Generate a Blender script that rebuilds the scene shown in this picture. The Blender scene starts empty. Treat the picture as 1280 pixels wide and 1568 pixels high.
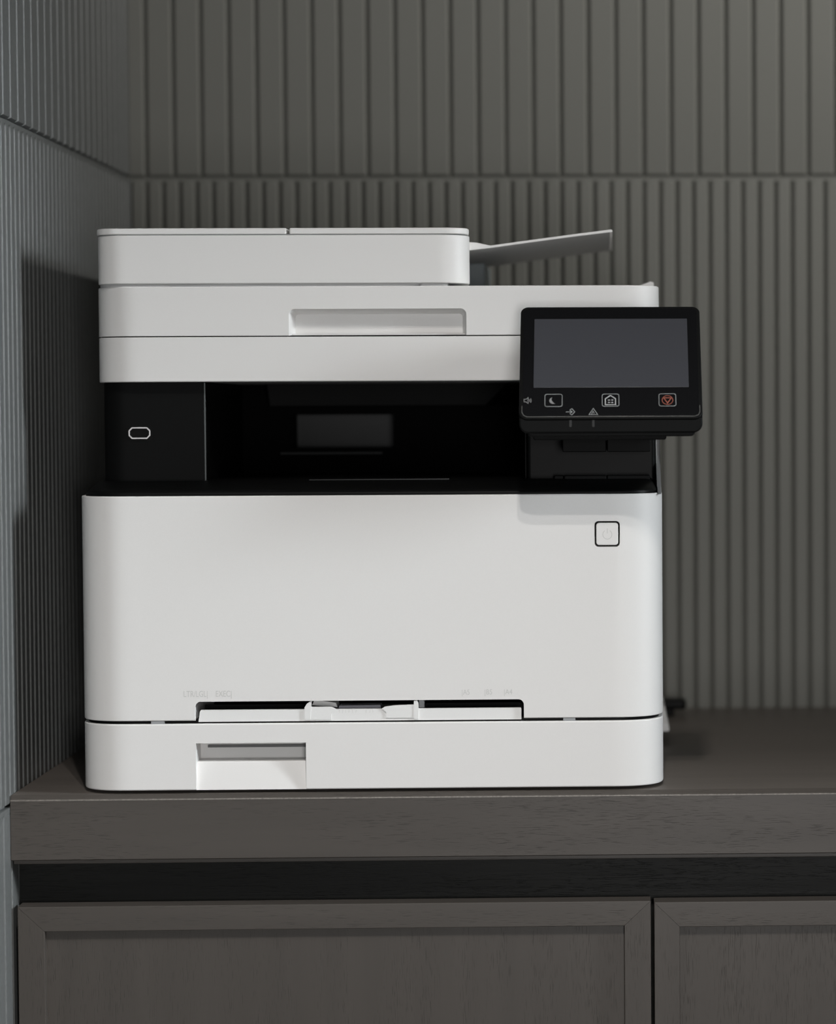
import bpy, bmesh, math
from mathutils import Vector, Matrix

S = bpy.context.scene
COL = S.collection
PI = math.pi

# ------------------------------------------------------------------ camera
cam_d = bpy.data.cameras.new('camera')
cam = bpy.data.objects.new('camera', cam_d); COL.objects.link(cam)
RT = Vector((0.99952999, -0.03031438, -0.00456481))
UP = Vector((0.00577528, 0.03996374, 0.99918444))
FW = Vector((0.03010723, 0.99874118, -0.04012003))
M = Matrix((( RT.x, UP.x, -FW.x, 0.18486), (RT.y, UP.y, -FW.y, -2.21534), (RT.z, UP.z, -FW.z, 0.31308), (0, 0, 0, 1)))
cam.matrix_world = M
cam_d.sensor_fit = 'VERTICAL'; cam_d.sensor_height = 36; cam_d.sensor_width = 36
cam_d.lens = 4200 / 1568 * 36
cam_d.shift_x = -417.8 / 1568          # perspective-corrected (shifted) lens
cam_d.shift_y = 3.4 / 1568
cam_d.clip_start = 0.05
cam_d.dof.use_dof = True
cam_d.dof.focus_distance = 2.23
cam_d.dof.aperture_fstop = 3.8
S.camera = cam

# ------------------------------------------------------------------ light
S.view_settings.view_transform = 'Standard'
S.view_settings.look = 'None'
S.view_settings.gamma = 1
S.view_settings.use_curve_mapping = False
S.view_settings.exposure = 0.0

w = bpy.data.worlds.new('world'); S.world = w; w.use_nodes = True
w.node_tree.nodes['Background'].inputs[0].default_value = (0.80, 0.90, 1.0, 1)
w.node_tree.nodes['Background'].inputs[1].default_value = 0.03

def area(name, loc, target, sx, sy, power, colr, shape='RECTANGLE', spread=180):
    d = bpy.data.lights.new(name, 'AREA'); d.shape = shape; d.size = sx; d.size_y = sy
    d.energy = power; d.color = colr; d.spread = math.radians(spread)
    o = bpy.data.objects.new(name, d); COL.objects.link(o); o.location = loc
    o.rotation_euler = (Vector(target) - Vector(loc)).to_track_quat('-Z', 'Y').to_euler()
    return o
# two narrow-beam ceiling downlights in front of the cabinet
area('ceiling_lamp', (0.17, -1.62, 1.95), (0.17, -1.62, 0.0), 0.035, 0.035, 17.5, (1.0, 0.96, 0.92), 'DISK', 104)
area('ceiling_lamp', (0.21, -1.45, 1.95), (0.21, -1.45, 0.0), 0.035, 0.035, 11.5, (1.0, 0.96, 0.92), 'DISK', 104)
# unseen fill light added to brighten the upper back wall towards the right
area('wall_fill', (1.9, -0.6, 1.3), (0.6, 0.6, 1.0), 0.12, 0.12, 4.8, (1.0, 0.98, 0.93), 'DISK', 60)
# tall narrow window away to the right: cool daylight raking across the front of the cabinet
area('window_light', (2.65, -0.76, 1.05), (-0.3, -0.60, 0.12), 0.42, 0.85, 9.2, (0.89, 0.955, 1.0), 'RECTANGLE', 34)
# daylit opening of the room behind the camera
area('room_light', (0.50, -3.0, 0.12), (0.0, 0.0, 0.2), 0.45, 0.8, 22.5, (1.0, 0.985, 0.98))

# ------------------------------------------------------------------ materials
def mat(name, col, rough=0.5, metal=0.0, spec=0.5, coat=0.0):
    m = bpy.data.materials.new(name); m.use_nodes = True
    b = m.node_tree.nodes['Principled BSDF']
    b.inputs['Base Color'].default_value = (*col, 1); b.inputs['Roughness'].default_value = rough
    b.inputs['Metallic'].default_value = metal; b.inputs['Specular IOR Level'].default_value = spec
    b.inputs['Coat Weight'].default_value = coat
    return m

def textured(m, scale=900, bump=0.03, var=0.03):
    """fine moulded grain: tiny colour variation and bump"""
    nt = m.node_tree; b = nt.nodes['Principled BSDF']
    tc = nt.nodes.new('ShaderNodeTexCoord'); n = nt.nodes.new('ShaderNodeTexNoise')
    n.inputs['Scale'].default_value = scale; n.inputs['Detail'].default_value = 3
    nt.links.new(tc.outputs['Object'], n.inputs['Vector'])
    bp = nt.nodes.new('ShaderNodeBump'); bp.inputs['Strength'].default_value = bump; bp.inputs['Distance'].default_value = 0.0004
    nt.links.new(n.outputs['Fac'], bp.inputs['Height']); nt.links.new(bp.outputs['Normal'], b.inputs['Normal'])
    col = tuple(b.inputs['Base Color'].default_value)
    r = nt.nodes.new('ShaderNodeValToRGB')
    r.color_ramp.elements[0].position = 0.3; r.color_ramp.elements[1].position = 0.7
    r.color_ramp.elements[0].color = tuple(c * (1 - var) for c in col[:3]) + (1,)
    r.color_ramp.elements[1].color = tuple(min(1, c * (1 + var)) for c in col[:3]) + (1,)
    nt.links.new(n.outputs['Fac'], r.inputs['Fac']); nt.links.new(r.outputs['Color'], b.inputs['Base Color'])
    return m

def wood(name, base, axis, dark=0.36, soft=0.09):
    """stained oak: soft bands plus short dark pores running along `axis`"""
    m = mat(name, base, 0.42, spec=0.4); nt = m.node_tree; b = nt.nodes['Principled BSDF']
    tc = nt.nodes.new('ShaderNodeTexCoord')
    def mapped(along, across, loc):
        mp = nt.nodes.new('ShaderNodeMapping')
        sc = [across] * 3; sc[axis] = along
        mp.inputs['Scale'].default_value = sc; mp.inputs['Location'].default_value = loc
        nt.links.new(tc.outputs['Object'], mp.inputs['Vector']); return mp
    def noise(mp, scale, detail, dist=0.0):
        n = nt.nodes.new('ShaderNodeTexNoise'); n.inputs['Scale'].default_value = scale
        n.inputs['Detail'].default_value = detail; n.inputs['Distortion'].default_value = dist
        nt.links.new(mp.outputs['Vector'], n.inputs['Vector']); return n
    bands = noise(mapped(1.6, 22, (0.3, 1.7, 0.2)), 2.2, 4, 0.5)
    pores = noise(mapped(75, 1250, (0.1, 0.2, 0.7)), 1.0, 2)
    where = noise(mapped(6, 45, (4.3, 1.1, 2.6)), 1.2, 2, 0.6)
    mr = nt.nodes.new('ShaderNodeMapRange'); mr.inputs['From Min'].default_value = 0.3; mr.inputs['From Max'].default_value = 0.7
    mr.inputs['To Min'].default_value = 1 - soft; mr.inputs['To Max'].default_value = 1 + soft
    nt.links.new(bands.outputs['Fac'], mr.inputs['Value'])
    pm = nt.nodes.new('ShaderNodeMapRange'); pm.inputs['From Min'].default_value = 0.57; pm.inputs['From Max'].default_value = 0.66
    nt.links.new(pores.outputs['Fac'], pm.inputs['Value'])
    wm = nt.nodes.new('ShaderNodeMapRange'); wm.inputs['From Min'].default_value = 0.34; wm.inputs['From Max'].default_value = 0.56
    nt.links.new(where.outputs['Fac'], wm.inputs['Value'])
    mu = nt.nodes.new('ShaderNodeMath'); mu.operation = 'MULTIPLY'
    nt.links.new(pm.outputs['Result'], mu.inputs[0]); nt.links.new(wm.outputs['Result'], mu.inputs[1])
    d = nt.nodes.new('ShaderNodeMath'); d.operation = 'MULTIPLY_ADD'; d.inputs[1].default_value = -dark; d.inputs[2].default_value = 1
    nt.links.new(mu.outputs[0], d.inputs[0])
    al = nt.nodes.new('ShaderNodeMath'); al.operation = 'MULTIPLY'
    nt.links.new(d.outputs[0], al.inputs[0]); nt.links.new(mr.outputs['Result'], al.inputs[1])
    vm = nt.nodes.new('ShaderNodeVectorMath'); vm.operation = 'SCALE'; vm.inputs[0].default_value = base
    nt.links.new(al.outputs[0], vm.inputs['Scale']); nt.links.new(vm.outputs['Vector'], b.inputs['Base Color'])
    bp = nt.nodes.new('ShaderNodeBump'); bp.inputs['Strength'].default_value = 0.35; bp.inputs['Distance'].default_value = 0.0004
    nt.links.new(al.outputs[0], bp.inputs['Height']); nt.links.new(bp.outputs['Normal'], b.inputs['Normal'])
    return m

WHITE = textured(mat('white_plastic', (0.775, 0.765, 0.752), 0.45), 1400, 0.02, 0.01)
WHITE2 = textured(mat('white_tray_plastic', (0.80, 0.80, 0.79), 0.4), 1400, 0.02, 0.01)
GREYP = mat('grey_plastic', (0.30, 0.31, 0.32), 0.45)
MARK = mat('embossed_marking', (0.60, 0.60, 0.585), 0.5)
VOID = mat('black_inner_shade', (0.0008, 0.0008, 0.0008), 0.6, spec=0.03)  # shade inside the printer's openings is put into this colour
BLACK = mat('black_plastic', (0.0018, 0.0019, 0.0019), 0.45, spec=0.12)
BLACKM = textured(mat('black_matt_plastic', (0.0035, 0.0037, 0.0037), 0.55, spec=0.10), 1800, 0.05, 0.1)
PIANO = mat('gloss_black_plastic', (0.0055, 0.0055, 0.006), 0.22, spec=0.22)
SCREEN = mat('screen_glass', (0.050, 0.051, 0.058), 0.20, spec=0.6)
ICON = mat('icon_grey_print', (0.24, 0.25, 0.25), 0.5)
ICOND = mat('icon_dim_print', (0.11, 0.11, 0.11), 0.5)
RED = mat('icon_red_print', (0.25, 0.065, 0.04), 0.5)
METAL = mat('bright_metal', (0.75, 0.72, 0.72), 0.3, 1.0)
EDGE = mat('grey_edge', (0.030, 0.032, 0.032), 0.35, spec=0.3)
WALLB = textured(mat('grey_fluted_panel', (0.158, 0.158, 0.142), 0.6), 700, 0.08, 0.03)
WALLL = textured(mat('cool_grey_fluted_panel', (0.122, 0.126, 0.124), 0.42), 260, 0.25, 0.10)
DARKJ = mat('dark_joint', (0.02, 0.02, 0.02), 0.8)
OAKX = wood('taupe_oak_along', (0.065, 0.0568, 0.0498), 0)
OAKZ = wood('taupe_oak_upright', (0.065, 0.0568, 0.0498), 2, 0.28, 0.06)
OAKT = wood('taupe_oak_top_lit', (0.096, 0.084, 0.074), 0, 0.25, 0.08)  # same oak lightened: light falling on the top is put into the colour
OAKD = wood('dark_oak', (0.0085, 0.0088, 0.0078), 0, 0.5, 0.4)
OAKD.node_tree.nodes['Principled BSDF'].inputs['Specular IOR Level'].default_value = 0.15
FLOORM = mat('floor_grey', (0.12, 0.12, 0.11), 0.6)

# ------------------------------------------------------------------ helpers
def finish(name, bm, m, parent=None, smooth=True, wn=True):
    bmesh.ops.remove_doubles(bm, verts=bm.verts, dist=1e-7)
    bmesh.ops.recalc_face_normals(bm, faces=bm.faces)
    me = bpy.data.meshes.new(name); bm.to_mesh(me); bm.free()
    return link(name, me, m, parent, smooth, wn)

def link(name, me, m, parent=None, smooth=True, wn=True):
    if m is not None:
        me.materials.clear(); me.materials.append(m)
    o = bpy.data.objects.new(name, me); COL.objects.link(o)
    if smooth:
        for p in me.polygons: p.use_smooth = True
        me.set_sharp_from_angle(angle=math.radians(32))
        if wn:
            md = o.modifiers.new('wn', 'WEIGHTED_NORMAL'); md.keep_sharp = True; md.weight = 100
    if parent is not None:
        o.parent = parent; o.matrix_parent_inverse = Matrix.Translation(-root_loc(parent))
    return o

ROOTS = {}
def root_loc(p):
    v = Vector((0, 0, 0))
    while p is not None:
        if p.type == 'EMPTY': v += Vector(p.location)
        p = p.parent
    return v

def set_parent(o, parent):
    # every mesh is modelled in world coordinates; only the empty at a thing's base carries an offset
    o.parent = parent
    o.matrix_parent_inverse = Matrix.Translation(-Vector(parent.location)) if parent.type == 'EMPTY' else Matrix.Identity(4)

def add(name, bm, m, parent=None, **k):
    o = finish(name, bm, m, None, **k)
    if parent is not None: set_parent(o, parent)
    return o

def thing(name, label, cat, loc=(0, 0, 0), group=None):
    o = bpy.data.objects.new(name, None); COL.objects.link(o); o.location = loc
    o.empty_display_size = 0.05
    o['label'] = label; o['category'] = cat
    if group: o['group'] = group
    return o

def tag(o, label, cat):
    o['label'] = label; o['category'] = cat; return o

def rloop(x0, x1, y0, y1, rf, rb, n=14):
    """rounded rectangle, rf = radius of the two corners at y0, rb = at y1"""
    pts = []
    for cx, cy, r, a0 in ((x0 + rf, y0 + rf, rf, PI), (x1 - rf, y0 + rf, rf, 1.5 * PI), (x1 - rb, y1 - rb, rb, 0), (x0 + rb, y1 - rb, rb, 0.5 * PI)):
        for i in range(n + 1):
            a = a0 + 0.5 * PI * i / n
            c, s_ = math.cos(a), math.sin(a)
            if r > 0.0145:              # large corners ease gradually into the flats
                R = r * 1.45; q = 2 / 2.55
                ox, oy = (cx + (R - r) * (1 if a0 in (PI, 0.5 * PI) else -1)), (cy + (R - r) * (1 if a0 in (PI, 1.5 * PI) else -1))
                pts.append((ox + R * math.copysign(abs(c) ** q, c) * (abs(c) > 1e-9), oy + R * math.copysign(abs(s_) ** q, s_) * (abs(s_) > 1e-9)))
            else:
                pts.append((cx + r * c, cy + r * s_))
    return pts

def stack(bm, loops, cap=True):
    """loops: list of lists of 3D points, same count"""
    rings = [[bm.verts.new(p) for p in L] for L in loops]
    n = len(rings[0])
    for a, b in zip(rings, rings[1:]):
        for i in range(n):
            bm.faces.new((a[i], a[(i + 1) % n], b[(i + 1) % n], b[i]))
    if cap:
        bm.faces.new(rings[0][::-1]); bm.faces.new(rings[-1])

def rprism(bm, x0, x1, y0, y1, z0, z1, rf=0.003, rb=None, bt=0.0008, bb=0.0008, fn=None, n=14):
    """prism with a rounded-rectangle outline in (x,y), extruded over z, soft rims; fn maps (x,y,z)->xyz"""
    if rb is None: rb = rf
    fn = fn or (lambda x, y, z: (x, y, z))
    L = []
    def ring(ins, z):
        L.append([fn(px, py, z) for px, py in rloop(x0 + ins, x1 - ins, y0 + ins, y1 - ins, max(rf - ins, 1e-5), max(rb - ins, 1e-5), n)])
    if bb > 0:
        for k in range(4):
            a = k / 4 * PI / 2; ring(bb * (1 - math.sin(a)), z0 + bb * (1 - math.cos(a)))
    ring(0, z0 + bb)
    if z1 - bt > z0 + bb: ring(0, z1 - bt)
    if bt > 0:
        for k in range(1, 5):
            a = k / 4 * PI / 2; ring(bt * (1 - math.cos(a)), z1 - bt * (1 - math.sin(a)))
    stack(bm, L)
    return bm

XZ = lambda x, y, z: (x, z, y)          # outline in the XZ plane, extruded along Y

def box(bm, x0, x1, y0, y1, z0, z1, b=0.0):
    r = bmesh.ops.create_cube(bm, size=1)
    for v in r['verts']:
        v.co = Vector(((x0 + x1) / 2 + v.co.x * (x1 - x0), (y0 + y1) / 2 + v.co.y * (y1 - y0), (z0 + z1) / 2 + v.co.z * (z1 - z0)))
    if b > 0:
        es = list({e for v in r['verts'] for e in v.link_edges})
        bmesh.ops.bevel(bm, geom=es, offset=b, segments=3, affect='EDGES', profile=0.5)
    return bm

def prism(bm, pts, c0, c1, fn):
    """polygon pts (a,b) extruded from c0 to c1; fn(a,b,c)->xyz"""
    stack(bm, [[fn(a, b, c0) for a, b in pts], [fn(a, b, c1) for a, b in pts]])
    return bm

YZ = lambda a, b, c: (c, a, b)
XZp = lambda a, b, c: (a, c, b)

def stroke(bm, pts, wd, t, fn, closed=False):
    """flat ribbon of width wd, height t above the surface, following 2-D pts"""
    n = len(pts); out = []
    for i, p in enumerate(pts):
        p = Vector(p)
        a = Vector(pts[i - 1]) if (i > 0 or closed) else p
        b = Vector(pts[(i + 1) % n]) if (i < n - 1 or closed) else p
        d1 = (p - a).normalized() if (p - a).length > 1e-9 else (b - p).normalized()
        d2 = (b - p).normalized() if (b - p).length > 1e-9 else d1
        d = (d1 + d2).normalized() if (d1 + d2).length > 1e-6 else d1
        nn = Vector((-d.y, d.x)); k = max(0.4, abs(nn.dot(Vector((-d1.y, d1.x)))))
        out.append((p + nn * wd / 2 / k, p - nn * wd / 2 / k))
    R = [[bm.verts.new(fn(*l, 0)), bm.verts.new(fn(*l, t)), bm.verts.new(fn(*r, t)), bm.verts.new(fn(*r, 0))] for l, r in out]
    rng = range(n) if closed else range(n - 1)
    for i in rng:
        A, B = R[i], R[(i + 1) % n]
        for j in range(4): bm.faces.new((A[j], A[(j + 1) % 4], B[(j + 1) % 4], B[j]))
    if not closed:
        bm.faces.new(R[0][::-1]); bm.faces.new(R[-1])
    return bm

def cut(o, bms):
    for bmc in bms:
        bmesh.ops.recalc_face_normals(bmc, faces=bmc.faces)
        me = bpy.data.meshes.new('cutter'); bmc.to_mesh(me); bmc.free()
        c = bpy.data.objects.new('cutter', me); COL.objects.link(c)
        md = o.modifiers.new('cut', 'BOOLEAN'); md.operation = 'DIFFERENCE'; md.solver = 'EXACT'; md.object = c
        for mm in list(o.modifiers):
            if mm.type == 'WEIGHTED_NORMAL': o.modifiers.remove(mm)
        dg = bpy.context.evaluated_depsgraph_get(); dg.update()
        nm = bpy.data.meshes.new_from_object(o.evaluated_get(dg))
        o.modifiers.clear(); old = o.data; o.data = nm; bpy.data.meshes.remove(old)
        bpy.data.objects.remove(c); bpy.data.meshes.remove(me)
    me = o.data; me.name = o.name
    for p in me.polygons: p.use_smooth = True
    me.set_sharp_from_angle(angle=math.radians(32))
    md = o.modifiers.new('wn', 'WEIGHTED_NORMAL'); md.keep_sharp = True; md.weight = 100

def text_bm(s, size, x, z, y, depth, xscale=1.0):
    cu = bpy.data.curves.new('marking', 'FONT'); cu.body = s; cu.size = size; cu.extrude = depth; cu.align_x = 'LEFT'
    to = bpy.data.objects.new('marking', cu); COL.objects.link(to)
    dg = bpy.context.evaluated_depsgraph_get(); dg.update()
    me = bpy.data.meshes.new_from_object(to.evaluated_get(dg))
    bm = bmesh.new(); bm.from_mesh(me)
    for v in bm.verts: v.co = Vector((x + v.co.x * xscale, y - v.co.z, z + v.co.y))
    bpy.data.objects.remove(to); bpy.data.curves.remove(cu); bpy.data.meshes.remove(me)
    return bm

def tube(bm, pts, r, n=12):
    P = [Vector(p) for p in pts]; rings = []
    for i, p in enumerate(P):
        d = (P[min(i + 1, len(P) - 1)] - P[max(i - 1, 0)]).normalized()
        a = d.cross(Vector((0, 0, 1)));
        if a.length < 1e-3: a = d.cross(Vector((0, 1, 0)))
        a.normalize(); b = d.cross(a).normalized()
        rings.append([p + (a * math.cos(2 * PI * k / n) + b * math.sin(2 * PI * k / n)) * r for k in range(n)])
    stack(bm, rings); return bm

def bez(p, n=24):
    """Catmull-Rom through points"""
    P = [Vector(q) for q in p]; P = [P[0]] + P + [P[-1]]; out = []
    for i in range(1, len(P) - 2):
        for k in range(n):
            t = k / n; a, b, c, d = P[i - 1], P[i], P[i + 1], P[i + 2]
            out.append(0.5 * ((2 * b) + (c - a) * t + (2 * a - 5 * b + 4 * c - d) * t * t + (3 * b - a - 3 * c + d) * t ** 3))
    out.append(P[-2]); return out

# ------------------------------------------------------------------ setting: fluted walls and floor
PITCH = 0.028092; NARROW = PITCH * 0.6
GD = 0.0042; GW = 0.0064
JZ = 0.5461
def flute(s, pitch, ph):
    """depth below the rib face at position s: narrow rounded groove"""
    t = (s - ph) / pitch; t = (t - math.floor(t + 0.5)) * pitch
    a = abs(t) / (GW / 2)
    if a >= 1: return 0.0
    return GD * (0.5 + 0.5 * math.cos(PI * a)) ** 0.8
def fluted(bm, s0, s1, bands, fn):
    """bands: (z0, z1, pitch, phase, open_bottom, open_top) ; a grid with the grooves as real relief"""
    for (z0, z1, pitch, ph, lowb, topb) in bands:
        ss = [s0]; k = math.ceil((s0 - ph) / pitch - 0.5)
        c = ph + k * pitch
        while c - GW < s1:
            for q in (-1, -0.8, -0.6, -0.4, -0.2, 0, 0.2, 0.4, 0.6, 0.8, 1):
                v = c + q * GW / 2
                if s0 < v < s1: ss.append(v)
            c += pitch
        ss.append(s1)
        rows = []                                       # (z, joint depth, groove factor)
        if lowb == 'open':   rows += [(z0 - 0.0006, 0.0045, 1), (z0, 0.0040, 1), (z0 + 0.0006, 0.0018, 1), (z0 + 0.0014, 0.0004, 1), (z0 + 0.0022, 0, 1)]
        elif lowb == 'cut':  rows += [(z0, 0, 1)]
        if topb == 'border': rows += [(z1 - 0.0062, 0, 1), (z1 - 0.0048, 0, 0.7), (z1 - 0.0040, 0, 0.25), (z1 - 0.0034, 0, 0), (z1 - 0.0006, 0, 0), (z1 - 0.0002, 0.0006, 0), (z1, 0.0045, 0)]
        elif topb == 'cut':  rows += [(z1, 0, 1)]
        grid = [[bm.verts.new(fn(s, z, max(j, g * flute(s, pitch, ph)))) for s in ss] for z, j, g in rows]
        for a, b in zip(grid, grid[1:]):
            for i in range(len(ss) - 1):
                bm.faces.new((a[i], a[i + 1], b[i + 1], b[i]))

DB = 0.6008; XL = -0.2986
bm = bmesh.new()
X0 = -0.28258
fluted(bm, XL - 0.005, 1.3, [(JZ + 0.0008, 1.15, PITCH, X0, 'open', 'cut'), (-0.06, JZ - 0.0012, NARROW, X0, 'cut', 'border')],
       lambda s, z, d: (s, DB + d, z))
box(bm, XL - 0.03, 1.3, DB + 0.0045, DB + 0.02, -0.9, 1.15)
o = finish('wall_back', bm, WALLB, wn=False); o['kind'] = 'structure'
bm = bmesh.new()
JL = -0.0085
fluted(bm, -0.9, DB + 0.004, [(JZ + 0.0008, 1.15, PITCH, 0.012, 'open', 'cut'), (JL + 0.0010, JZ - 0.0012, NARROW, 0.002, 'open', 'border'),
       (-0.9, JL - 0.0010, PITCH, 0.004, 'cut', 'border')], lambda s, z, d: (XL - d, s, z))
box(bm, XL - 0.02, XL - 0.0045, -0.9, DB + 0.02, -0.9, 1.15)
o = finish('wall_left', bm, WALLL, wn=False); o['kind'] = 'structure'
bm = bmesh.new(); box(bm, XL - 0.02, 1.3, -2.6, DB + 0.02, -0.9, -0.88)
o = finish('floor', bm, FLOORM); o['kind'] = 'structure'

# ------------------------------------------------------------------ worktop and cabinet
WX = 1.25; CZ = -0.0528
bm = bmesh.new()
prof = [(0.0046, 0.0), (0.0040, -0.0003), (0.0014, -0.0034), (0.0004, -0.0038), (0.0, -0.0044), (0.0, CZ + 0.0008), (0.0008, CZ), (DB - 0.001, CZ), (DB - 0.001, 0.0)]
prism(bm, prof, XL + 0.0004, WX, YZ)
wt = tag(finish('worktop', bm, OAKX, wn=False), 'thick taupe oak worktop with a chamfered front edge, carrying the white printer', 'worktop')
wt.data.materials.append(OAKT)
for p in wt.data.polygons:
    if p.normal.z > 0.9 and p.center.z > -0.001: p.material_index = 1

wt.data.materials.append(textured(mat('worn_highlight_arris', (0.135, 0.122, 0.108), 0.45), 420, 0.1, 0.35))  # pale arris: edge highlight put into the colour, along with worn oak dashes
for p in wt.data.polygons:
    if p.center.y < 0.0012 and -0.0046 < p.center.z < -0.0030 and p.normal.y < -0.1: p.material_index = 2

cab = thing('base_cabinet', 'taupe oak base cabinet with framed doors under the thick worktop', 'cabinet', (XL + 0.0045, 0.0, -0.88))
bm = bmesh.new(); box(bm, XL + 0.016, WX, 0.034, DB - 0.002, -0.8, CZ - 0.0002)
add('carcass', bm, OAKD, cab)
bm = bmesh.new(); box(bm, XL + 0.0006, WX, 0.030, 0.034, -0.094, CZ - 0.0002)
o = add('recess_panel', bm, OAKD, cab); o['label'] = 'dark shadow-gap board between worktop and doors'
bm = bmesh.new(); box(bm, XL + 0.0012, WX, 0.0055, 0.012, CZ - 0.0036, CZ - 0.0001, 0.0005)
add('worktop_batten', bm, OAKX, cab)
bm = bmesh.new(); box(bm, XL + 0.03, WX, 0.06, DB - 0.01, -0.88, -0.8)
add('plinth', bm, OAKD, cab)

def door(x0, x1, ztop, rail, stl):
    zb = -0.795; yf, yb = 0.0015, 0.0215
    bm = bmesh.new(); box(bm, x0 + 0.006, x1 - 0.006, yf + 0.0062, yb, zb + 0.006, ztop - 0.006)
    d = add('door', bm, OAKZ, cab)
    b = 0.0007
    def piece(pts, m, nm):
        bm = bmesh.new(); prism(bm, pts, yf, yb, XZp)
        es = [e for e in bm.edges if abs(e.verts[0].co.y - yf) < 1e-6 and abs(e.verts[1].co.y - yf) < 1e-6]
        # soften only the edges that are outer or inner rims, not the mitres
        es = [e for e in es if abs(e.verts[0].co.x - e.verts[1].co.x) < 1e-6 or abs(e.verts[0].co.z - e.verts[1].co.z) < 1e-6]
        bmesh.ops.bevel(bm, geom=es, offset=b, segments=2, affect='EDGES', profile=0.5)
        add(nm, bm, m, d)
    g = 0.00012
    piece([(x0 + g, ztop), (x1 - g, ztop), (x1 - stl - g, ztop - rail), (x0 + stl + g, ztop - rail)], OAKX, 'rail')
    piece([(x0, ztop - g), (x0 + stl, ztop - rail - g), (x0 + stl, zb + rail + g), (x0, zb + g)], OAKZ, 'stile')
    piece([(x1, ztop - g), (x1, zb + g), (x1 - stl, zb + rail + g), (x1 - stl, ztop - rail - g)], OAKZ, 'stile')
    piece([(x0 + g, zb), (x0 + stl + g, zb + rail), (x1 - stl - g, zb + rail), (x1 - g, zb)], OAKX, 'rail')
    return d
d1 = door(-0.2941, 0.2176, -0.0905, 0.0203, 0.0216)
d2 = door(0.2203, 0.732, -0.0917, 0.0205, 0.0209)
d3 = door(0.7347, WX, -0.0905, 0.0205, 0.0209)

# ------------------------------------------------------------------ printer
PL, PR = -0.2450, 0.2292          # body sides
YF = 0.004; YS = 0.050; YB = 0.455
pr = thing('multifunction_printer', 'large white and black multifunction laser printer standing on the taupe worktop', 'printer', (-0.0075, 0.23, 0.0))

# --- paper cassette
bm = bmesh.new(); rprism(bm, PL, PR, YF, YB, 0.0027, 0.0566, 0.030, 0.012, 0.0012, 0.0012, n=18)
cas = add('paper_cassette', bm, WHITE, pr)
c1 = bmesh.new()   # finger recess, deep upper half and a ramped lower half
prism(c1, [(-0.02, -0.01), (0.0058, -0.01), (0.0058, 0.003), (0.0105, 0.0242), (0.0112, 0.0250), (0.030, 0.0256), (0.030, 0.0402), (0.029, 0.0408), (-0.02, 0.0408)], -0.1494, -0.0608, YZ)
cut(cas, [c1])
bm = bmesh.new(); box(bm, -0.1430, -0.0614, 0.0262, 0.0306, 0.0346, 0.0366, 0.0002)
o = add('grip_slot', bm, mat('slot_dark_grey', (0.12, 0.12, 0.12), 0.5), cas); o['label'] = 'dark slot at the top of the tray grip'
for fx in (-0.2, 0.185):
    for fy in (0.05, 0.41):
        bm = bmesh.new(); rprism(bm, fx - 0.012, fx + 0.012, fy - 0.012, fy + 0.012, 0.0, 0.004, 0.0115, None, 0.0004, 0.0004)
        add('foot', bm, BLACK, pr)
# dark seam band between cassette and body, with its two small catches
bm = bmesh.new(); rprism(bm, PL + 0.0035, PR - 0.0035, YF + 0.0035, YB - 0.003, 0.0560, 0.0600, 0.027, 0.010, 0, 0)
add('seam_band', bm, BLACK, pr)
for xa, xb in ((-0.1853, -0.1746), (0.1474, 0.1572)):
    bm = bmesh.new(); box(bm, xa, xb, YF + 0.0008, YF + 0.006, 0.0562, 0.0596)
    o = add('catch', bm, GREYP, pr)

# --- body: front cover and rear housing
ZT = 0.2408
bm = bmesh.new(); rprism(bm, PL, PR, YF, 0.19, 0.0592, ZT, 0.030, 0.0005, 0.0010, 0.0008, n=18)
fc = add('front_cover', bm, WHITE, pr)
m1 = bmesh.new(); rprism(m1, -0.1496, 0.1156, 0.03, 0.0746, -0.05, 0.15, 0.0045, None, 0, 0, fn=XZ)
b1 = bmesh.new(); rprism(b1, 0.1736, 0.1942, 0.1979, 0.2188, -0.05, 0.014, 0.0032, None, 0, 0, fn=XZ)
t1 = bmesh.new(); rprism(t1, PL + 0.0036, PR - 0.0036, YF + 0.0014, 0.30, 0.20, 0.30, 0.0275, 0.0005, 0, 0, n=18)
b2 = bmesh.new(); rprism(b2, 0.16, 0.208, 0.19, 0.225, YF + 0.003, 0.03, 0.0032, None, 0, 0, fn=XZ)
cut(fc, [m1, b1])
bm = bmesh.new(); rprism(bm, PL + 0.0002, PR - 0.0002, 0.1906, YB, 0.0592, ZT, 0.0005, 0.012, 0.0008, 0.0008)
rh = add('rear_housing', bm, WHITE, pr)
for zz in (0.1262, 0.1600):
    bm = bmesh.new(); rprism(bm, 0.205, 0.275, zz - 0.0020, zz + 0.0020, PR - 0.001, PR + 0.0012, 0.0018, None, 0.0008, 0, fn=lambda x, y, z: (z, x, y))
    add('vent_rib', bm, WHITE, rh)
# upper right side cheek that rises to the scanner
bm = bmesh.new()
pts = [(0.020, ZT - 0.001), (0.036, 0.2455), (0.055, 0.2560), (0.068, 0.2640), (0.078, 0.2720), (0.084, 0.2850), (0.087, 0.300), (0.088, 0.334), (0.44, 0.334), (0.44, ZT - 0.001)]
prism(bm, pts, PR - 0.0042, PR - 0.0008, YZ)
bmesh.ops.bevel(bm, geom=[e for e in bm.edges if abs(e.verts[0].co.x - e.verts[1].co.x) < 1e-6], offset=0.0009, segments=2, affect='EDGES', profile=0.5)
o = add('side_cheek', bm, mat('mid_grey_plastic', (0.26, 0.26, 0.26), 0.5), pr); o['label'] = 'grey side cheek rising to the scanner'

# cavity behind the mouth
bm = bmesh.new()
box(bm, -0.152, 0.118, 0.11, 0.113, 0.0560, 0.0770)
add('feed_cavity', bm, VOID, pr)
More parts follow.
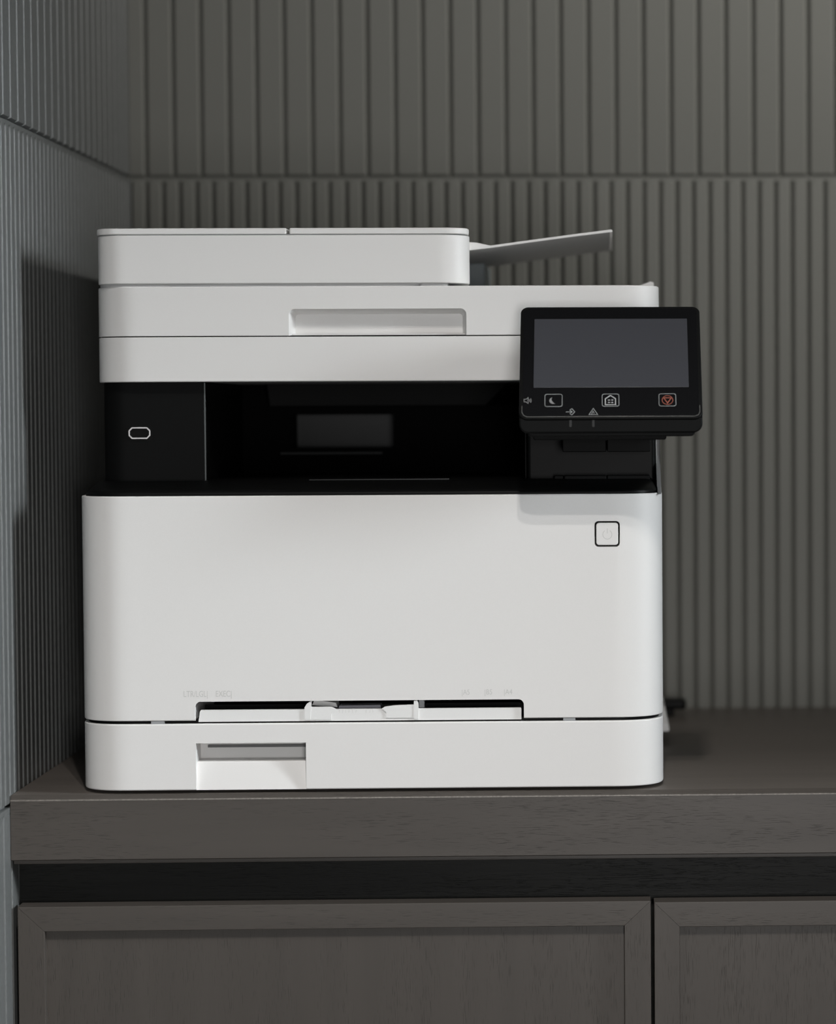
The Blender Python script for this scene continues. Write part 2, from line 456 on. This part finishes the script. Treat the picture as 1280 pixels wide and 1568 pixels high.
# --- multipurpose tray in the mouth
bm = bmesh.new()
prism(bm, [(-0.1474, 0.0580), (-0.1462, 0.0662), (-0.1455, 0.0674), (0.1130, 0.0674), (0.1134, 0.0664), (0.1134, 0.0580)], 0.0062, 0.0100, XZp)
prism(bm, [(-0.1455, 0.0592), (-0.1455, 0.0606), (0.1128, 0.0606), (0.1128, 0.0592)], 0.0100, 0.105, XZp)
mpt = add('manual_feed_tray', bm, WHITE2, pr)
for xa, xb in ((-0.1455, -0.0615), (0.0345, 0.1120)):
    bm = bmesh.new(); box(bm, xa, xb, 0.030, 0.034, 0.0606, 0.0692)
    add('feed_flap', bm, BLACKM, pr)
# left guide
bm = bmesh.new()
prism(bm, [(-0.0618, 0.0590), (-0.0618, 0.0690), (-0.0598, 0.0722), (-0.0560, 0.0746), (-0.0572, 0.0590)], 0.0050, 0.0085, XZp)
prism(bm, [(-0.0572, 0.0590), (-0.0572, 0.0694), (-0.0400, 0.0694), (-0.0366, 0.0676), (-0.0392, 0.0648), (-0.0402, 0.0632), (-0.0402, 0.0590)], 0.0054, 0.0085, XZp)
prism(bm, [(-0.0572, 0.0694), (-0.0550, 0.0738), (-0.0380, 0.0712), (-0.0366, 0.0676)], 0.020, 0.040, XZp)
o = add('paper_guide', bm, WHITE2, mpt)
bm = bmesh.new()
prism(bm, [(0.0266, 0.0590), (0.0266, 0.0738), (0.0290, 0.0744), (0.0302, 0.0722), (0.0302, 0.0590)], 0.0048, 0.0085, XZp)
prism(bm, [(0.0040, 0.0602), (0.0040, 0.0648), (0.0006, 0.0676), (0.0030, 0.0692), (0.0110, 0.0702), (0.0266, 0.0708), (0.0266, 0.0602)], 0.0053, 0.0085, XZp)
add('paper_guide', bm, WHITE2, mpt)
bm = bmesh.new(); prism(bm, [(0.0303, 0.0676), (0.0303, 0.0738), (0.0325, 0.0740), (0.0345, 0.0728), (0.0345, 0.0676)], 0.012, 0.02, XZp)
o = add('guide_clip', bm, GREYP, mpt)
bm = bmesh.new(); prism(bm, [(-0.0356, 0.0660), (-0.0346, 0.0694), (-0.0012, 0.0697), (-0.0008, 0.0660)], 0.014, 0.03, XZp)
o = add('paper_rest', bm, mat('dull_violet_grey', (0.22, 0.22, 0.25), 0.5), mpt)
bm = bmesh.new()      # moulded size scale, too small to read
for i, x in enumerate((-0.0335, -0.0312, -0.0286, -0.0262, -0.0230, -0.0205, -0.0120, -0.0092, -0.0066)):
    stroke(bm, [(x, 0.0645), (x + (0.0004 if i % 2 else -0.0002), 0.0668)], 0.00022, 0.00015, lambda a, b, c: (a, 0.0062 - c, b))
add('size_scale', bm, MARK, mpt)

# --- markings moulded into the cover
for nm, s, x, z, sz, xs in (('size_marking', 'LTR/LGL|', -0.1590, 0.0786, 0.0070, 0.72), ('size_marking', 'EXEC|', -0.1332, 0.0786, 0.0070, 0.72),
                            ('size_marking', '|A5', 0.0652, 0.0787, 0.0060, 0.80), ('size_marking', '|B5', 0.0836, 0.0787, 0.0060, 0.84), ('size_marking', '|A4', 0.0992, 0.0787, 0.0060, 0.84)):
    bm = text_bm(s, sz, x, z, YF - 0.00002, 0.0001, xs)
    o = finish(nm, bm, MARK, smooth=False); set_parent(o, fc)

# --- power button
bm = bmesh.new(); rprism(bm, 0.17505, 0.19275, 0.19935, 0.21735, YF - 0.0002, 0.0130, 0.0024, None, 0, 0.0005, fn=XZ)
pb = add('power_button', bm, WHITE, pr)
bm = bmesh.new(); rprism(bm, 0.1739, 0.1939, 0.1982, 0.2185, 0.0105, 0.0135, 0.0030, None, 0, 0, fn=XZ)
add('button_gap', bm, BLACK, pr)
bm = bmesh.new()
cx, cz = 0.18405, 0.2079; r = 0.0037
arc = [(cx + r * math.sin(a), cz + r * math.cos(a)) for a in [math.radians(32 + i * (296 / 30)) for i in range(31)]]
FS = lambda a, b, c: (a, YF - 0.0002 - c, b)
stroke(bm, arc, 0.0005, 0.00008, FS); stroke(bm, [(cx, cz + 0.0008), (cx, cz + 0.0050)], 0.0005, 0.00008, FS)
o = add('power_symbol', bm, MARK, pb); o['label'] = 'pale grey power symbol'

# --- black output deck on top of the body
bm = bmesh.new()
L = []
def dl(ix, iy, z, r): L.append([(px, py, z) for px, py in rloop(PL + 0.0036 + ix, PR - 0.0036 - ix * 0.6, YF + 0.0012 + iy, YB - 0.01, r, 0.008, 16)])
dl(0, 0, ZT - 0.0006, 0.0275); dl(0, 0, ZT + 0.0016, 0.0275); dl(0.0003, 0.0005, ZT + 0.0026, 0.0272); dl(0.0012, 0.0018, ZT + 0.0036, 0.026); dl(0.0030, 0.0060, ZT + 0.0048, 0.023)
dl(0.0050, 0.020, ZT + 0.0074, 0.016); dl(0.0080, 0.044, 0.2518, 0.010)
stack(bm, L)
deck = add('output_tray', bm, BLACK, pr)
bm = bmesh.new(); prism(bm, [(-0.0612, 0.2516), (-0.0612, 0.2524), (0.0540, 0.2526), (0.0530, 0.2503), (0.0370, 0.2503), (0.0365, 0.2516)], 0.0518, 0.0535, XZp)
o = add('paper_stop', bm, EDGE, deck); o['label'] = 'grey edge of the folding paper stop'

# pillars either side of the opening
ZS = 0.3331
bm = bmesh.new()
half = [p for p in rloop(-0.2330, -0.1478, 0.060, 0.43, 0.016, 0.006, 16)[:17]] + [(-0.1483, 0.060), (-0.1478, 0.0605), (-0.1478, 0.43), (-0.2330, 0.43)]
stack(bm, [[(px, py, z) for px, py in half] for z in (0.2505, ZS + 0.001)])
lp = add('left_pillar', bm, BLACKM, pr)
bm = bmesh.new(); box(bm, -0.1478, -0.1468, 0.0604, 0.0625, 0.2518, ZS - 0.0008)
o = add('pillar_edge', bm, mat('edge_highlight_grey', (0.09, 0.10, 0.10), 0.4), lp)  # lighter strip: the highlight on this edge is put into the colour
bm = bmesh.new(); rprism(bm, 0.1170, 0.2246, 0.066, 0.43, 0.2505, ZS + 0.001, 0.004, 0.006, 0, 0)
rp = add('right_pillar', bm, BLACK, pr)
bm = bmesh.new(); box(bm, 0.1162, 0.1170, 0.066, 0.068, 0.2518, ZS - 0.02)
add('pillar_edge', bm, BLACKM, rp)
# USB socket
ux, uz = -0.2006, 0.2912
bm = bmesh.new(); rprism(bm, ux - 0.0105, ux + 0.0105, uz - 0.0066, uz + 0.0066, 0.0594, 0.0606, 0.004, None, 0, 0, fn=XZ)
us = add('usb_socket', bm, BLACK, pr)
bm = bmesh.new()
ch = 0.0024
pts = [(ux - 0.0086, uz + 0.0044 - ch), (ux - 0.0086 + ch, uz + 0.0044), (ux + 0.0082 - ch, uz + 0.0044), (ux + 0.0082, uz + 0.0044 - ch), (ux + 0.0082, uz - 0.0042 + ch), (ux + 0.0082 - ch, uz - 0.0042), (ux - 0.0086 + ch, uz - 0.0042), (ux - 0.0086, uz - 0.0042 + ch)]
stroke(bm, pts, 0.0010, 0.0012, lambda a, b, c: (a, 0.0594 - c, b), closed=True)
o = add('socket_rim', bm, METAL, us); o['label'] = 'bright metal rim of the socket'

# inside the opening
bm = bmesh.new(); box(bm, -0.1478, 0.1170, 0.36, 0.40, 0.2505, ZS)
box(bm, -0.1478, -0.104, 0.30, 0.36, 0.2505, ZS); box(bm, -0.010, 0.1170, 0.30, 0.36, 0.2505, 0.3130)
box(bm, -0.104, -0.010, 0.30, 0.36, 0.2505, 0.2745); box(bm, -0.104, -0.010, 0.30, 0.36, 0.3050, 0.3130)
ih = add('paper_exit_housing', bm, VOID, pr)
bm = bmesh.new()      # sloping hood over the exit, cut at a slant on its right
stack(bm, [[(-0.1200, 0.275, 0.3132), (0.0740, 0.275, 0.3132), (0.0945, 0.255, ZS - 0.0004), (-0.1200, 0.255, ZS - 0.0004)],
           [(-0.1200, 0.299, 0.3136), (0.0760, 0.299, 0.3136), (0.0965, 0.299, ZS - 0.0002), (-0.1200, 0.299, ZS - 0.0002)]])
o = add('exit_hood', bm, mat('satin_black_plastic', (0.022, 0.022, 0.022), 0.4, spec=0.3), pr)
bm = bmesh.new(); box(bm, -0.1035, -0.0105, 0.345, 0.350, 0.2746, 0.3049)
add('exit_reflection', bm, mat('reflection_charcoal', (0.012, 0.013, 0.013), 0.4, spec=0.2), pr)  # lighter panel painted in for the reflection inside the exit
bm = bmesh.new(); tube(bm, [(-0.112, 0.285, 0.2700), (-0.020, 0.285, 0.2700)], 0.0012)
add('exit_roller', bm, EDGE, pr)

# --- scanner unit, lid, feeder
SL, SR = -0.2371, 0.2281
bm = bmesh.new(); rprism(bm, SL, SR, YS, 0.45, ZS, 0.3698, 0.027, 0.010, 0.0005, 0.0010, n=18)
add('scanner_base', bm, WHITE, pr)
bm = bmesh.new(); rprism(bm, SL + 0.002, SR - 0.002, YS + 0.0025, 0.448, 0.3695, 0.3710, 0.025, 0.010, 0, 0)
add('lid_seal', bm, BLACK, pr)
bm = bmesh.new(); rprism(bm, SL, SR, YS, 0.45, 0.3707, 0.4112, 0.027, 0.010, 0.0012, 0.0004, n=18)
lid = add('scanner_lid', bm, WHITE, pr)
n1 = bmesh.new()     # grip recess: scooped, open towards the seam
def nl(ins, y): return [(px, y, py) for px, py in rloop(-0.0764 + ins, 0.0692 - ins, 0.36, 0.3926 - ins, 0.0012, max(0.0050 - ins * 0.6, 0.001), 8)]
stack(n1, [nl(0, 0.03), nl(0, YS + 0.0006), nl(0.0012, YS + 0.0035), nl(0.0024, YS + 0.0100), nl(0.0040, YS + 0.0150)])
cut(lid, [n1])
bm = bmesh.new(); rprism(bm, -0.0763, 0.0691, 0.3708, 0.3722, YS + 0.0060, YS + 0.016, 0.0004, None, 0, 0, fn=XZ)
bm2 = bm
add('grip_floor', bm2, WHITE, lid)
# right-rear document stop on the lid
bm = bmesh.new()
prism(bm, [(0.2014, 0.4108), (0.2060, 0.4130), (0.2225, 0.4190), (0.2252, 0.4182), (0.2256, 0.4108)], 0.16, 0.36, XZp)
add('lid_ramp', bm, WHITE, lid)
# feeder
FR = 0.0708; FL = -0.2350
bm = bmesh.new(); rprism(bm, FL + 0.0012, 0.0420, YS + 0.002, 0.42, 0.4108, 0.4140, 0.0175, 0.01, 0, 0, n=18)
rprism(bm, 0.030, 0.0540, YS + 0.002, 0.20, 0.4108, 0.4140, 0.004, 0.004, 0, 0)
box(bm, -0.1735, -0.140, YS + 0.0005, YS + 0.004, 0.4108, 0.4118)
add('feeder_plinth', bm, mat('light_grey_plastic', (0.42, 0.42, 0.42), 0.5), pr)
def feeder_outline(ins, x0, x1, yb, z, left=True, right=True):
    base = rloop(x0 + ins, x1 - ins, YS + ins, yb - ins, 0.0180 - ins, 0.004, 18)
    out = []
    for px, py in base:                      # the right flank runs inwards towards the back
        if right and px > 0.03 and py > YS + 0.028: px -= 0.0285 * (py - YS - 0.028) / (0.43 - YS - 0.028)
        out.append((px, py, z))
    return out
bm = bmesh.new()
stack(bm, [feeder_outline(i, FL, FR, 0.43, z) for i, z in ((0.0006, 0.4135), (0.0002, 0.4138), (0, 0.4141), (0, 0.4523), (0.0002, 0.4528), (0.0008, 0.4531))])
fd = add('document_feeder', bm, WHITE, pr)
bm = bmesh.new(); stack(bm, [feeder_outline(0.0014, FL, FR, 0.43, z) for z in (0.4529, 0.4540)])
add('cover_seal', bm, GREYP, fd)
def cover(x0, x1, left):
    bm = bmesh.new(); L = []
    for ins, z in ((0.0005, 0.4538), (0, 0.4543), (0, 0.4579), (0.0003, 0.4585), (0.0010, 0.4589)):
        pts = []
        a, b, c, d = x0 + ins, x1 - ins, YS + ins, 0.43 - ins
        R = 0.018 - ins; r = 0.0012
        for cx_, cy_, rr, a0 in ((a + (R if left else r), c + (R if left else r), R if left else r, PI), (b - (r if left else R), c + (r if left else R), r if left else R, 1.5 * PI),
                                 (b - 0.003, d - 0.003, 0.003, 0), (a + 0.003, d - 0.003, 0.003, 0.5 * PI)):
            for i in range(17):
                t = a0 + 0.5 * PI * i / 16; px, py = cx_ + rr * math.cos(t), cy_ + rr * math.sin(t)
                if not left and px > 0.03 and py > YS + 0.03: px -= 0.0285 * (py - YS - 0.03) / (0.43 - YS - 0.03)
                pts.append((px, py, z))
        L.append(pts)
    stack(bm, L); return add('feeder_cover', bm, WHITE, fd)
cover(FL, -0.0776, True); cover(-0.0752, FR, False)
# raised feeder input tray
bm = bmesh.new()
top = [(0.0450, 0.4436), (0.0690, 0.4448), (0.0861, 0.4462), (0.120, 0.4508), (0.155, 0.4554), (0.1884, 0.4596), (0.1895, 0.4592)]
bot = [(0.1898, 0.4580), (0.1890, 0.4576), (0.155, 0.4536), (0.120, 0.4490), (0.0861, 0.4444), (0.0690, 0.4424), (0.0450, 0.4412)]
prism(bm, top + bot, 0.092, 0.37, XZp)
it = add('feeder_input_tray', bm, WHITE, pr)
bm = bmesh.new(); prism(bm, [(0.0520, 0.4412), (0.0690, 0.44205), (0.0861, 0.4440), (0.120, 0.4486), (0.155, 0.4532), (0.1875, 0.4572), (0.1875, 0.4576), (0.155, 0.4537), (0.120, 0.4491), (0.0861, 0.4445), (0.0690, 0.4425), (0.0520, 0.4417)], 0.0945, 0.368, XZp)
o = add('tray_underside', bm, mat('underside_shade_grey', (0.27, 0.27, 0.265), 0.6), it); o['label'] = 'grey tray underside with its shade put into the colour'  # darker sheet: shade under the tray is put into its colour
bm = bmesh.new(); prism(bm, [(0.0700, 0.4426), (0.0700, 0.4492), (0.0760, 0.4488), (0.0880, 0.4462), (0.0861, 0.4444)], 0.090, 0.105, XZp)
add('tray_arm', bm, WHITE, it)
bm = bmesh.new(); box(bm, 0.05, 0.0735, 0.30, 0.42, 0.4108, 0.4430, 0.002)
o = add('feeder_rear_block', bm, mat('blue_grey_plastic', (0.20, 0.23, 0.24), 0.5), fd)

# --- rear side foot piece and cable end
bm = bmesh.new()
stack(bm, [[(0.224, 0.300, 0.012), (0.2400, 0.300, 0.012), (0.2393, 0.300, 0.0185), (0.224, 0.300, 0.0185)],
           [(0.224, 0.305, 0.012), (0.2400, 0.305, 0.012), (0.2360, 0.315, 0.0340), (0.224, 0.315, 0.0360)],
           [(0.224, 0.400, 0.012), (0.2400, 0.400, 0.012), (0.2360, 0.400, 0.0340), (0.224, 0.400, 0.0360)]])
bmesh.ops.bevel(bm, geom=list(bm.edges), offset=0.0008, segments=2, affect='EDGES')
add('cassette_extension', bm, WHITE, pr)

# --- control panel
P0 = Vector((0.1868, -0.0600, 0.3025)); TH = math.radians(38)
V = Vector((0, math.sin(TH), math.cos(TH))); N = Vector((0, -math.cos(TH), math.sin(TH))); U = Vector((1, 0, 0))
PN = lambda u, v, n: tuple(P0 + U * u + V * v + N * n)
bm = bmesh.new()
rprism(bm, -0.0716, 0.0728, -0.0006, 0.1140, -0.013, 0.0, 0.0062, None, 0.0012, 0.003, fn=PN)
# chin and rear body
rprism(bm, P0.x - 0.0714, P0.x + 0.0726, 0.2908, 0.3026, P0.y + 0.0012, P0.y + 0.030, 0.0070, 0.0006, 0.003, 0.0014, fn=XZ)
rprism(bm, P0.x - 0.0650, P0.x + 0.0670, 0.2878, 0.3000, P0.y + 0.0030, P0.y + 0.065, 0.0040, 0.001, 0.002, 0.0014, fn=XZ)
rprism(bm, P0.x - 0.0610, P0.x + 0.0445, 0.2850, 0.300, P0.y + 0.020, P0.y + 0.075, 0.0020, 0.001, 0.001, 0.001, fn=XZ)
prism(bm, [(P0.y + 0.015, 0.2962), (P0.y + 0.07, 0.2962), (P0.y + 0.092, 0.380), (P0.y + 0.079, 0.384)], P0.x - 0.066, P0.x + 0.067, YZ)
cp = add('control_panel', bm, BLACKM, pr)
bm = bmesh.new(); rprism(bm, -0.0690, 0.0702, 0.0014, 0.1116, -0.002, 0.0004, 0.0048, None, 0.0003, 0, fn=PN)
add('panel_glass', bm, PIANO, cp)
bm = bmesh.new()     # thin painted highlight along the lower rim of the glass
stroke(bm, [(-0.0693, 0.012), (-0.0693, 0.0058), (-0.0680, 0.0026), (-0.0650, 0.0010), (0.0664, 0.0010), (0.0695, 0.0026), (0.0706, 0.0058), (0.0706, 0.012)], 0.0005, 0.0003, lambda a, b, c: PN(a, b, 0.0002 + c))
add('rim_highlight', bm, mat('rim_highlight_grey', (0.085, 0.085, 0.08), 0.4), cp)
bm = bmesh.new(); rprism(bm, -0.0604, 0.0624, 0.0302, 0.1004, 0.0002, 0.0007, 0.0003, None, 0.0001, 0, fn=PN, n=3)
sc_ = add('touch_screen', bm, SCREEN, cp); sc_['label'] = 'dark blue-grey unlit display'
ON = lambda a, b, c: PN(a, b, 0.0004 + c)
def rr(x0, x1, y0, y1, r, n=6): return rloop(x0, x1, y0, y1, r, r, n)
def icon(name, strokes, m, wd, parent=cp, label=None):
    bm = bmesh.new()
    for pts, cl in strokes: stroke(bm, pts, wd, 0.0002, ON, closed=cl)
    o = add(name, bm, m, parent)
    if label: o['label'] = label
    return o
keys = []
for x0, x1 in ((-0.0513, -0.0377), (-0.0062, 0.0070), (0.0386, 0.0519)):
    keys.append(icon('touch_key', [(rr(x0, x1, 0.0112, 0.0235, 0.0018), True)], ICON, 0.0005))
# moon
bm = bmesh.new(); cx, cy = -0.0450, 0.0172
o1 = [(cx + 0.0042 * math.cos(a), cy + 0.0042 * math.sin(a)) for a in [math.radians(120 + i * 10) for i in range(18)]]
i1 = [(cx + 0.0016 + 0.0036 * math.cos(a), cy + 0.0010 + 0.0036 * math.sin(a)) for a in [math.radians(292 - i * 9.5) for i in range(18)]]
pts = [(cx - 0.0006, cy + 0.0032), (cx - 0.0022, cy + 0.0020), (cx - 0.0029, cy), (cx - 0.0024, cy - 0.0020), (cx - 0.0008, cy - 0.0033), (cx + 0.0018, cy - 0.0034), (cx + 0.0002, cy - 0.0020), (cx - 0.0009, cy), (cx - 0.0011, cy + 0.0018)]
prism(bm, pts, 0.0, 0.0002, ON); o = add('moon_symbol', bm, mat('icon_mid_grey', (0.22, 0.22, 0.22), 0.5), keys[0])
# house
hx, hy = 0.0003, 0.0170
icon('house_symbol', [([(hx - 0.0040, hy - 0.0042), (hx - 0.0040, hy + 0.0018), (hx, hy + 0.0050), (hx + 0.0040, hy + 0.0018), (hx + 0.0040, hy - 0.0042)], True),
     ([(hx - 0.0020, hy + 0.0004), (hx - 0.0003, hy + 0.0004)], False), ([(hx + 0.0006, hy + 0.0004), (hx + 0.0022, hy + 0.0004)], False),
     ([(hx - 0.0020, hy - 0.0020), (hx - 0.0003, hy - 0.0020)], False), ([(hx + 0.0006, hy - 0.0020), (hx + 0.0022, hy - 0.0020)], False)], mat('icon_light_print', (0.38, 0.38, 0.38), 0.5), 0.0008, keys[1])
# stop
sx, sy = 0.0453, 0.0172
bm = bmesh.new()
stroke(bm, [(sx + 0.0042 * math.cos(a * PI / 15), sy + 0.0044 * math.sin(a * PI / 15)) for a in range(30)], 0.0006, 0.0002, ON, closed=True)
stroke(bm, [(sx - 0.0030, sy + 0.0022), (sx + 0.0030, sy + 0.0022), (sx, sy - 0.0030)], 0.0008, 0.0002, ON, closed=True)
o = add('stop_symbol', bm, RED, keys[2]); o['label'] = 'dull red stop symbol'
# speaker, data and warning marks
qx, qy = -0.0655, 0.0172
icon('speaker_symbol', [([(qx - 0.0022, qy - 0.0012), (qx - 0.0022, qy + 0.0014), (qx - 0.0006, qy + 0.0014), (qx + 0.0010, qy + 0.0030), (qx + 0.0010, qy - 0.0028), (qx - 0.0006, qy - 0.0012)], True),
     ([(qx + 0.0020, qy - 0.0012), (qx + 0.0023, qy), (qx + 0.0020, qy + 0.0014)], False), ([(qx + 0.0030, qy - 0.0020), (qx + 0.0034, qy), (qx + 0.0030, qy + 0.0022)], False)], mat('icon_fine_grey', (0.22, 0.22, 0.22), 0.5), 0.00045)
ax, ay = -0.0311, 0.0058
icon('data_symbol', [([(ax - 0.0006, ay + 0.0016), (ax + 0.0010, ay + 0.0032), (ax + 0.0033, ay), (ax + 0.0010, ay - 0.0030), (ax - 0.0006, ay - 0.0016)], False),
     ([(ax - 0.0036, ay), (ax + 0.0014, ay)], False), ([(ax - 0.0002, ay + 0.0012), (ax + 0.0014, ay), (ax - 0.0002, ay - 0.0012)], False)], ICON, 0.0005)
wx_, wy = -0.0132, 0.0056
icon('warning_symbol', [([(wx_ - 0.0034, wy - 0.0026), (wx_ + 0.0034, wy - 0.0026), (wx_, wy + 0.0036)], True), ([(wx_ - 0.0014, wy - 0.0022), (wx_ - 0.0002, wy + 0.0010), (wx_ + 0.0008, wy - 0.0016)], False)], ICON, 0.0005)
CH = lambda a, b, c: (P0.x + a, P0.y + 0.0006 - c, b)
for q, nm in ((-0.0312, 'data_lamp'), (-0.0133, 'error_lamp')):
    bm = bmesh.new(); box(bm, P0.x + q - 0.0010, P0.x + q + 0.0010, P0.y + 0.0010, P0.y + 0.0030, 0.2955, 0.3020, 0.0002)
    add(nm, bm, mat('lamp_window_grey', (0.03, 0.03, 0.03), 0.5, spec=0.2), cp)

# neck below the panel
bm = bmesh.new()
box(bm, 0.1480, 0.1835, 0.020, 0.10, 0.2745, 0.2900, 0.0008); box(bm, 0.1843, 0.2195, 0.020, 0.10, 0.2745, 0.2900, 0.0008)
add('hinge_block', bm, BLACKM, pr)
bm = bmesh.new()
box(bm, 0.1405, 0.1480, 0.052, 0.10, 0.2480, 0.2545, 0.0006); box(bm, 0.1490, 0.1835, 0.050, 0.10, 0.2480, 0.2545, 0.0006); box(bm, 0.1843, 0.2195, 0.050, 0.10, 0.2480, 0.2545, 0.0006)
add('hinge_foot', bm, BLACKM, pr)

# ------------------------------------------------------------------ power cable behind the printer
pc = thing('power_cable', 'black power cable and plug behind the right rear corner of the printer', 'cable', (0.24, 0.50, 0.0))
bm = bmesh.new()
tube(bm, bez([(0.10, 0.456, 0.060), (0.12, 0.50, 0.048), (0.16, 0.535, 0.020), (0.206, 0.5335, 0.0120)], 10), 0.0036)
add('cord', bm, BLACK, pc)
bm = bmesh.new(); rprism(bm, 0.205, 0.262, 0.522, 0.545, 0.0070, 0.0170, 0.004, None, 0.003, 0.003)
box(bm, 0.225, 0.250, 0.526, 0.541, 0.0, 0.0080, 0.002)  # black block standing in for the dark reflection and contact shadow below the plug
add('plug', bm, BLACK, pc)
